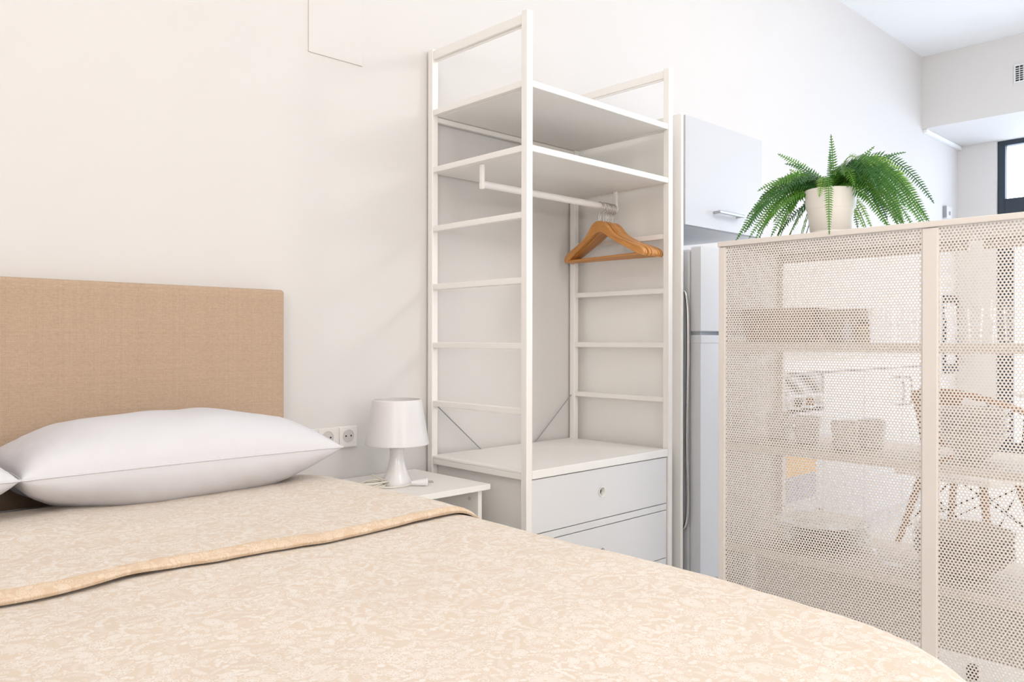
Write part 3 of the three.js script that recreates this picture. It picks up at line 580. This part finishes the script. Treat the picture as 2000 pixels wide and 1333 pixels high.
// sheet with staggered round holes in the plane spanned by (a, y); thick sheet walls inside each hole
function meshSheet(a0, a1, y0, y1, place, normal) {
  const P = 0.0087, RH = 0.0074, hr = 0.00262, th = 0.0009, pos = [], nor = [], idx = [];
  const rows = Math.floor((y1 - y0) / RH), cols = Math.floor((a1 - a0) / P - 0.5), yo = y0 + ((y1 - y0) - rows * RH) / 2, ao = a0 + ((a1 - a0) - (cols + 0.5) * P) / 2;
  const put = (a, y, dep, n) => { pos.push(...place(a, y, dep)); nor.push(...n); return pos.length / 3 - 1; };
  const quad = (A0, A1, Y0, Y1) => { const k = [put(A0, Y0, 0, normal), put(A1, Y0, 0, normal), put(A1, Y1, 0, normal), put(A0, Y1, 0, normal)]; idx.push(k[0], k[1], k[2], k[0], k[2], k[3]); };
  const dirs = []; for (let k = 0; k < 8; k++) dirs.push([Math.cos(k * Math.PI / 4 + Math.PI / 8), Math.sin(k * Math.PI / 4 + Math.PI / 8)]);
  const tangent = (c, s) => { const o = place(0, 0, 0), e = place(c, s, 0); return [o[0] - e[0], o[1] - e[1], o[2] - e[2]]; };
  const wallN = dirs.map(([c, s]) => tangent(c, s));
  for (let r = 0; r < rows; r++) {
    const yA = yo + r * RH, yB = yA + RH, off = r % 2 ? P / 2 : 0, yc = (yA + yB) / 2;
    quad(a0, ao + off, yA, yB); quad(ao + off + cols * P, a1, yA, yB);
    for (let c = 0; c < cols; c++) {
      const ac = ao + off + (c + 0.5) * P, w = P / 2, h = RH / 2, k = Math.tan(Math.PI / 8);
      const outer = [[w, h * k], [w * k, h], [-w * k, h], [-w, h * k], [-w, -h * k], [-w * k, -h], [w * k, -h], [w, -h * k]];
      const corner = [[w, h], [-w, h], [-w, -h], [w, -h]];
      const O = outer.map(([x, y]) => put(ac + x, yc + y, 0, normal)), I = dirs.map(([x, y]) => put(ac + x * hr, yc + y * hr, 0, normal)), K = corner.map(([x, y]) => put(ac + x, yc + y, 0, normal));
      for (let q = 0; q < 8; q++) { const e = (q + 1) % 8; idx.push(I[q], O[q], O[e], I[q], O[e], I[e]); }
      idx.push(O[0], K[0], O[1], O[2], K[1], O[3], O[4], K[2], O[5], O[6], K[3], O[7]);
      const T = dirs.map(([x, y], q) => put(ac + x * hr, yc + y * hr, 0, wallN[q])), U = dirs.map(([x, y], q) => put(ac + x * hr, yc + y * hr, th, wallN[q]));
      for (let q = 0; q < 8; q++) { const e = (q + 1) % 8; idx.push(T[q], T[e], U[e], T[q], U[e], U[q]); }
    }
  }
  quad(a0, a1, y0, yo); quad(a0, a1, yo + rows * RH, y1);
  const g = new THREE.BufferGeometry(); g.setAttribute('position', new THREE.Float32BufferAttribute(pos, 3)); g.setAttribute('normal', new THREE.Float32BufferAttribute(nor, 3)); g.setIndex(idx);
  return g;
}
{
  const t = thing('perforated_cabinet', 'cream metal cabinet with perforated panels dividing bed and kitchen', 'cabinet', [0.7, 0, 1.5]);
  part('lid', box(CX0 - 0.004, CX1 + 0.004, CT - 0.0165, CT, CZ0 - 0.003, CZ1 + 0.003, 0.003), M.locker, t);
  const y0 = 0.04, y1 = CT - 0.018;
  for (const [z, w] of [[CZ0, 0.022], [CZM - 0.019, 0.038], [CZ1 - 0.022, 0.022]]) { part('post', box(CX0, CX0 + 0.02, y0, y1, z, z + w, 0.002), M.locker, t); if (z !== CZM - 0.019) part('post', box(CX1 - 0.02, CX1, y0, y1, z, z + w, 0.002), M.locker, t); }
  for (const [a, b] of [[CZ0 + 0.022, CZM - 0.019], [CZM + 0.019, CZ1 - 0.022]]) {
    part('perforated_panel', meshSheet(a, b, y0 + 0.02, y1, (u, y, d) => [CX0 + 0.004 + d, y, u], [-1, 0, 0]), M.locker, t);
    part('top_rail', box(CX1 - 0.02, CX1, 1.268, y1, a, b, 0.002), M.locker, t);
    part('bottom_rail', box(CX0, CX0 + 0.02, y0, y0 + 0.02, a, b, 0.002), M.locker, t);
    for (const y of [0.99, 0.674, 0.358]) part('shelf', [box(CX0 + 0.008, CX1 - 0.004, y - 0.002, y, a, b, 0), box(CX0 + 0.0065, CX0 + 0.0085, y - 0.024, y, a, b, 0), box(CX1 - 0.006, CX1 - 0.004, y - 0.024, y, a, b, 0)], M.locker, t);
  }
  part('lower_panel', box(0.696, 0.704, 0.124, 0.356, CZ0 + 0.022, CZ1 - 0.022, 0.001), M.locker, t);
  for (const [z, n] of [[CZ0 + 0.004, -1], [CZ1 - 0.005, 1]]) part('perforated_side', meshSheet(CX0 + 0.02, CX1 - 0.02, y0 + 0.02, y1, (u, y, d) => [n > 0 ? u : CX0 + CX1 - u, y, z - n * d], [0, 0, n]), M.locker, t);
  for (const z of [CZ0 + 0.03, CZM, CZ1 - 0.03]) for (const x of [CX0 + 0.04, CX1 - 0.04]) part('foot', rod([x, 0, z], [x, 0.04, z], 0.016, 16), M.dark, t);
}
// ---- things on its shelves
const S1 = 0.99, S2 = 0.674, S3 = 0.358;
solo('storage_box', [(() => { const g = new THREE.CylinderGeometry(0.142, 0.128, 0.112, 4, 1, true).rotateY(Math.PI / 4).scale(1, 1, 1.05).translate(0.72, S1 + 0.057, 1.0); g.computeVertexNormals(); return g; })(), box(0.63, 0.81, S1 + 0.001, S1 + 0.005, 0.907, 1.093, 0)], M.pinkBox, 'pinkish beige tapered storage box on the top cabinet shelf', 'box');
{
  const t = thing('salad_bowl', 'beige bowl beside the pinkish box on the top cabinet shelf', 'bowl', [0.72, S1, 1.19]);
  part('bowl', lathe([[0, 0.002], [0.045, 0.0], [0.05, 0.006], [0.07, 0.045], [0.082, 0.104], [0.079, 0.105], [0.066, 0.047], [0.045, 0.012], [0, 0.01]], 40).translate(0.72, S1, 1.19), M.stoneBowl, t);
  part('foot_ring', new THREE.TorusGeometry(0.044, 0.004, 8, 32).rotateX(Math.PI / 2).translate(0.72, S1 + 0.004, 1.19), M.stoneBowl, t);
}
{
  const t = thing('small_bottle', 'slim white bottle in front of the beige bowl', 'bottle', [0.57, S1, 1.262]);
  part('body', lathe([[0, 0], [0.014, 0], [0.015, 0.004], [0.015, 0.04], [0.007, 0.056], [0.006, 0.062], [0, 0.062]], 24).translate(0.57, S1, 1.262), std('#dcdcee', 0.3), t);
  part('cap', rod([0.57, S1 + 0.06, 1.262], [0.57, S1 + 0.073, 1.262], 0.0075, 16), M.china, t);
  const j = thing('spice_jar', 'small yellowish jar with dark lid among the glasses', 'jar', [0.63, S1, 1.288]);
  part('body', lathe([[0, 0], [0.019, 0], [0.02, 0.004], [0.02, 0.048], [0.016, 0.055], [0, 0.055]], 24).translate(0.63, S1, 1.288), std('#dcc3a0', 0.4), j);
  part('lid', rod([0.63, S1 + 0.055, 1.288], [0.63, S1 + 0.068, 1.288], 0.018, 20), std('#77725f', 0.5), j);
}
{ // drinking glasses
  const tumbler = thing('drinking_glass', '', 'glass', [0, 0, 0], 'glasses on the top cabinet shelf');
  part('glass_body', lathe([[0, 0.001], [0.026, 0.001], [0.028, 0.004], [0.034, 0.1], [0.0325, 0.1], [0.0265, 0.011], [0, 0.009]], 28), M.glass, tumbler);
  const wine = thing('stemmed_glass', '', 'glass', [0, 0, 0], 'glasses on the top cabinet shelf');
  part('bowl', lathe([[0.003, 0.045], [0.02, 0.052], [0.031, 0.075], [0.029, 0.115], [0.028, 0.115], [0.0295, 0.076], [0.018, 0.055], [0, 0.049]], 28), M.glass, wine);
  part('stem', lathe([[0, 0.002], [0.028, 0.002], [0.028, 0.003], [0.004, 0.008], [0.003, 0.045], [0, 0.046]], 28), M.glass, wine);
  const spots = [[0.595, 1.35, 't'], [0.69, 1.35, 'w'], [0.6, 1.43, 't'], [0.69, 1.43, 't'], [0.83, 1.25, 'w'], [0.785, 1.35, 't'], [0.6, 1.575, 't'], [0.69, 1.58, 't'], [0.61, 1.655, 'w'], [0.7, 1.665, 't'], [0.62, 1.735, 't'], [0.78, 1.62, 't'], [0.785, 1.43, 'w']];
  const where = ['nearest the small yellowish jar', 'right behind the tumbler by the jar', 'just left of the cabinet post', 'behind the glass left of the cabinet post', 'at the rear behind the beige bowl', 'at the rear of the left bay', 'just right of the cabinet post', 'behind the glass right of the post', 'in the middle of the right bay', 'behind the middle glass of the right bay', 'at the right picture edge', 'at the rear of the right bay', 'at the rear near the cabinet post'];
  let nt = 0, nw = 0;
  spots.forEach(([x, z, k], i) => {
    const src = k === 't' ? tumbler : wine, used = k === 't' ? nt++ : nw++, label = (k === 't' ? 'clear tumbler ' : 'clear stemmed glass ') + where[i];
    if (used) copyOf(src, [x, S1 + 0.0005, z], label); else { src.position.set(x, S1 + 0.0005, z); src.userData.label = label; }
  });
}
{ // mugs
  const mug = thing('mug', '', 'mug', [0, 0, 0], 'mugs on the middle cabinet shelf');
  part('cup', lathe([[0, 0.001], [0.03, 0.001], [0.034, 0.006], [0.041, 0.084], [0.0395, 0.086], [0.038, 0.084], [0.0315, 0.01], [0, 0.007]], 36), M.china, mug);
  part('handle', tube([[0.0, 0.07, 0.037], [0, 0.074, 0.055], [0, 0.058, 0.066], [0, 0.036, 0.06], [0, 0.022, 0.036]], 0.0052), M.china, mug);
  [[0.7, 0.985, 2.6, 'white mug beside the far-left inner post'], [0.66, 1.1, 0.3, 'white mug standing alone, second from the left end'], [0.6, 1.245, 2.5, 'white mug in front of the overlapping pair'], [0.69, 1.285, 0.1, 'white mug with its handle to the right, behind the pair']].forEach(([x, z, a, label], i) => { if (i) copyOf(mug, [x, S2 + 0.0005, z], label, a); else { mug.position.set(x, S2 + 0.0005, z); mug.rotation.y = a; mug.userData.label = label; } });
}
{ // bowls nested in a stack, right bay
  const bowl = thing('soup_bowl', '', 'bowl', [0, 0, 0], 'bowls stacked on the middle cabinet shelf');
  part('bowl', lathe([[0, 0.004], [0.035, 0.002], [0.04, 0.006], [0.064, 0.04], [0.088, 0.076], [0.0862, 0.0775], [0.061, 0.044], [0.036, 0.012], [0, 0.01]], 44), M.china, bowl);
  part('foot_ring', new THREE.TorusGeometry(0.036, 0.0025, 8, 36).rotateX(Math.PI / 2).translate(0, 0.0025, 0), M.china, bowl);
  ['lowest', 'second', 'third', 'uppermost'].forEach((w, k) => { const pos = [0.67, S2 + 0.0005 + k * 0.021, 1.565], label = w + (k === 1 || k === 2 ? ' white bowl from the bottom of the nested stack' : ' white bowl of the nested stack'); if (k) copyOf(bowl, pos, label); else { bowl.position.set(...pos); bowl.userData.label = label; } });
}
{ // dinner plates in a stack, left bay; deep plates in the right bay
  const plate = thing('dinner_plate', '', 'plate', [0, 0, 0], 'plates stacked on the low cabinet shelf');
  part('plate', lathe([[0, 0.002], [0.078, 0.001], [0.082, 0.004], [0.105, 0.010], [0.138, 0.022], [0.1375, 0.0245], [0.104, 0.013], [0.08, 0.0075], [0, 0.006]], 56), M.china, plate);
  const ord = ['lowest', 'second', 'third', 'fourth', 'fifth', 'uppermost'];
  ord.forEach((w, k) => { const pos = [0.69, S3 + 0.0005 + k * 0.0105, 1.135], label = w + (k && k < 5 ? ' white plate from the bottom of the plate stack' : ' white plate of the plate stack'); if (k) copyOf(plate, pos, label); else { plate.position.set(...pos); plate.userData.label = label; } });
  const deep = thing('deep_bowl', '', 'bowl', [0, 0, 0], 'large bowls on the low cabinet shelf');
  part('bowl', lathe([[0, 0.004], [0.06, 0.002], [0.066, 0.007], [0.1, 0.035], [0.124, 0.062], [0.122, 0.064], [0.097, 0.039], [0.062, 0.013], [0, 0.01]], 48), M.stoneBowl, deep);
  ['lowest', 'second', 'third', 'topmost'].forEach((w, k) => { const pos = [0.66, S3 + 0.0005 + k * 0.02, 1.545], label = w + ' large beige bowl behind the cabinet post' + (k ? '' : ', on the low shelf'); if (k) copyOf(deep, pos, label); else { deep.position.set(...pos); deep.userData.label = label; } });
}
{
  const t = thing('glass_dish', 'clear glass dish by the post on the low cabinet shelf', 'dish', [0.62, S3, 1.37]);
  part('dish', lathe([[0, 0.001], [0.035, 0.001], [0.05, 0.035], [0.0485, 0.035], [0.034, 0.006], [0, 0.005]], 32).translate(0.62, S3, 1.37), M.glass, t);
}

// ---------------------------------------------------------------- potted fern on the cabinet
{
  const cx = 0.665, cz = 1.17, y = CT;
  const t = thing('potted_fern', 'green fern with arching fronds in a cream pot on the cabinet', 'plant', [cx, y, cz]);
  part('pot', lathe([[0, 0.001], [0.056, 0.001], [0.058, 0.003], [0.0655, 0.075], [0.0665, 0.084], [0.072, 0.09], [0.0765, 0.146], [0.075, 0.148], [0.073, 0.146], [0.069, 0.095], [0.06, 0.02], [0, 0.012]], 56).translate(cx, y, cz), M.pot, t);
  part('soil', lathe([[0, 0.13], [0.072, 0.126]], 32).translate(cx, y, cz), M.soil, t);
  // frond: tip given as offset from the pot's middle, bow = how far the middle is lifted, twist = how far the blade turns on its rib
  const frond = (tip, bow, wide, twist, mat) => {
    const a = rr(0, 6.28), P0 = V(cx + 0.014 * Math.cos(a), y + 0.126, cz + 0.014 * Math.sin(a)), P2 = V(cx + tip[0], y + tip[1], cz + tip[2]);
    const P1 = P0.clone().lerp(P2, 0.45).add(V(0, bow, 0));
    const c = new THREE.QuadraticBezierCurve3(P0, P1, P2), L = c.getLength(), n = Math.max(16, Math.round(L / 0.0082));
    const pos = [], idx = [];
    const r = new THREE.TubeGeometry(c, 20, 0.0013, 5).toNonIndexed();
    const out = Math.hypot(tip[0], tip[2]) < 0.03 ? V(0.91, 0, -0.41) : V(tip[0], 0, tip[2]).normalize(), sideBase = V(-out.z, 0, out.x);
    for (let k = 2; k < n; k++) {
      const u = k / n, q = c.getPointAt(u), T = c.getTangentAt(u);
      const S0 = sideBase.clone().addScaledVector(T, -sideBase.dot(T)).normalize(), U0 = S0.clone().cross(T).normalize(); if (U0.y < 0) U0.negate();
      const tw = twist * (0.55 + 0.45 * u), S = S0.clone().multiplyScalar(Math.cos(tw)).addScaledVector(U0, Math.sin(tw)), up = U0.clone().multiplyScalar(Math.cos(tw)).addScaledVector(S0, -Math.sin(tw));
      const env = Math.min(1, u * 3.2 + 0.3) * (1 - u ** 2.4) ** 0.8, len = wide * env * rr(0.88, 1.08) + 0.002;
      for (const s of [-1, 1]) {
        const dir = S.clone().multiplyScalar(s).addScaledVector(T, 0.3).addScaledVector(up, rr(-0.2, 0.2)).normalize(), wv = T.clone().multiplyScalar(0.0031 * (0.5 + 0.5 * env)), b = pos.length / 3;
        const mid = q.clone().addScaledVector(dir, len * 0.45).addScaledVector(up, 0.0012), end = q.clone().addScaledVector(dir, len).addScaledVector(up, -len * 0.08);
        for (const pnt of [q.clone().sub(wv.clone().multiplyScalar(0.6)), mid.clone().sub(wv), end, mid.clone().add(wv), q.clone().add(wv.clone().multiplyScalar(0.6))]) pos.push(pnt.x, pnt.y, pnt.z);
        idx.push(b, b + 1, b + 4, b + 1, b + 3, b + 4, b + 1, b + 2, b + 3);
      }
    }
    const g = new THREE.BufferGeometry(); g.setAttribute('position', new THREE.Float32BufferAttribute(pos, 3)); g.setIndex(idx); g.computeVertexNormals();
    r.deleteAttribute('uv'); const gn = g.toNonIndexed();
    part('frond', mergeGeometries([gn, r]), mat, t);
  };
  const list = [   // tips: x offset, height above lid, z offset; bow; pinna length; twist
    [[-0.01, 0.318, 0.005], 0.0, 0.017, 0], [[0.06, 0.285, -0.03], 0.0, 0.012, 0], [[-0.02, 0.285, -0.165], 0.03, 0.024, 1.2], [[0.03, 0.24, -0.15], 0.02, 0.022, 1.0], [[-0.06, 0.24, -0.12], 0.05, 0.024, 1.1],
    [[-0.05, 0.01, -0.30], 0.19, 0.032, 1.2], [[0.03, 0.01, -0.265], 0.21, 0.032, 1.1], [[-0.12, 0.012, -0.25], 0.19, 0.032, 1.2], [[0.1, 0.03, -0.22], 0.18, 0.03, 1.0], [[-0.08, 0.008, -0.21], 0.17, 0.03, 1.2], [[0.0, 0.01, -0.18], 0.15, 0.026, 1.1], [[-0.03, 0.06, -0.265], 0.2, 0.032, 1.2],
    [[-0.06, 0.10, -0.23], 0.17, 0.032, 1.25], [[-0.07, 0.14, -0.2], 0.12, 0.03, 1.2], [[-0.02, 0.04, -0.235], 0.11, 0.03, 1.1], [[0.05, 0.19, -0.19], 0.07, 0.028, 1.0], [[-0.1, 0.05, -0.17], 0.1, 0.028, 1.15], [[0.06, 0.012, -0.13], 0.12, 0.024, 0.9], [[0.04, 0.02, -0.10], 0.1, 0.02, 0.8], [[-0.172, -0.010, 0.074], 0.21, 0.017, 0.25],
    [[-0.04, 0.01, 0.30], 0.26, 0.032, -1.2], [[0.02, 0.01, 0.27], 0.25, 0.032, -1.1], [[-0.1, 0.01, 0.25], 0.24, 0.032, -1.2], [[0.1, 0.012, 0.24], 0.23, 0.03, -1.0], [[-0.02, 0.02, 0.285], 0.29, 0.032, -1.2], [[0.05, 0.08, 0.28], 0.26, 0.03, -1.1], [[-0.05, 0.01, 0.22], 0.2, 0.03, -1.1],
    [[-0.07, 0.06, 0.245], 0.25, 0.032, -1.25], [[0.0, 0.10, 0.23], 0.22, 0.032, -1.2], [[-0.1, 0.11, 0.18], 0.2, 0.03, -1.2], [[0.03, 0.02, 0.19], 0.17, 0.026, -1.0],
    [[0.05, 0.012, 0.11], 0.13, 0.02, -0.9], [[0.1, 0.012, 0.075], 0.12, 0.018, -0.6], [[0.08, 0.28, 0.10], 0.03, 0.022, -1.0], [[0.14, 0.26, 0.17], 0.06, 0.022, -1.0], [[0.02, 0.22, 0.15], 0.1, 0.026, -1.1],
    [[-0.1, 0.13, -0.12], 0.12, 0.028, 0.9], [[-0.11, 0.13, 0.12], 0.13, 0.028, -0.9], [[-0.12, 0.11, 0.02], 0.12, 0.024, 0.3], [[-0.1, 0.16, -0.05], 0.09, 0.026, 0.7], [[-0.1, 0.17, 0.06], 0.1, 0.026, -0.7], [[0.16, 0.12, -0.1], 0.12, 0.026, 0.8], [[0.18, 0.1, 0.06], 0.12, 0.026, -0.5], [[0.2, 0.05, 0.0], 0.16, 0.026, 0.2], [[-0.06, 0.18, -0.14], 0.1, 0.028, 1.1], [[-0.06, 0.19, 0.15], 0.12, 0.028, -1.1],
  ];
  list.forEach(([tip, bow, w, tw], i) => frond(tip, bow, w, tw, GREEN[i % GREEN.length]));
  list.forEach(([tip, bow, w, tw], i) => { if (Math.abs(tip[2]) > 0.1 && tip[1] < 0.22) frond([tip[0] + rr(-0.05, 0.05), Math.max(0.012, tip[1] + rr(-0.02, 0.03)), tip[2] * rr(0.7, 0.95)], bow * rr(0.65, 0.95), w, tw * rr(0.8, 1.05), GREEN[(i * 3 + 1) % GREEN.length]); });
}

scene.traverse((o) => { if (o.isMesh) { o.castShadow = true; o.receiveShadow = true; } });
renderer.render(scene, camera);
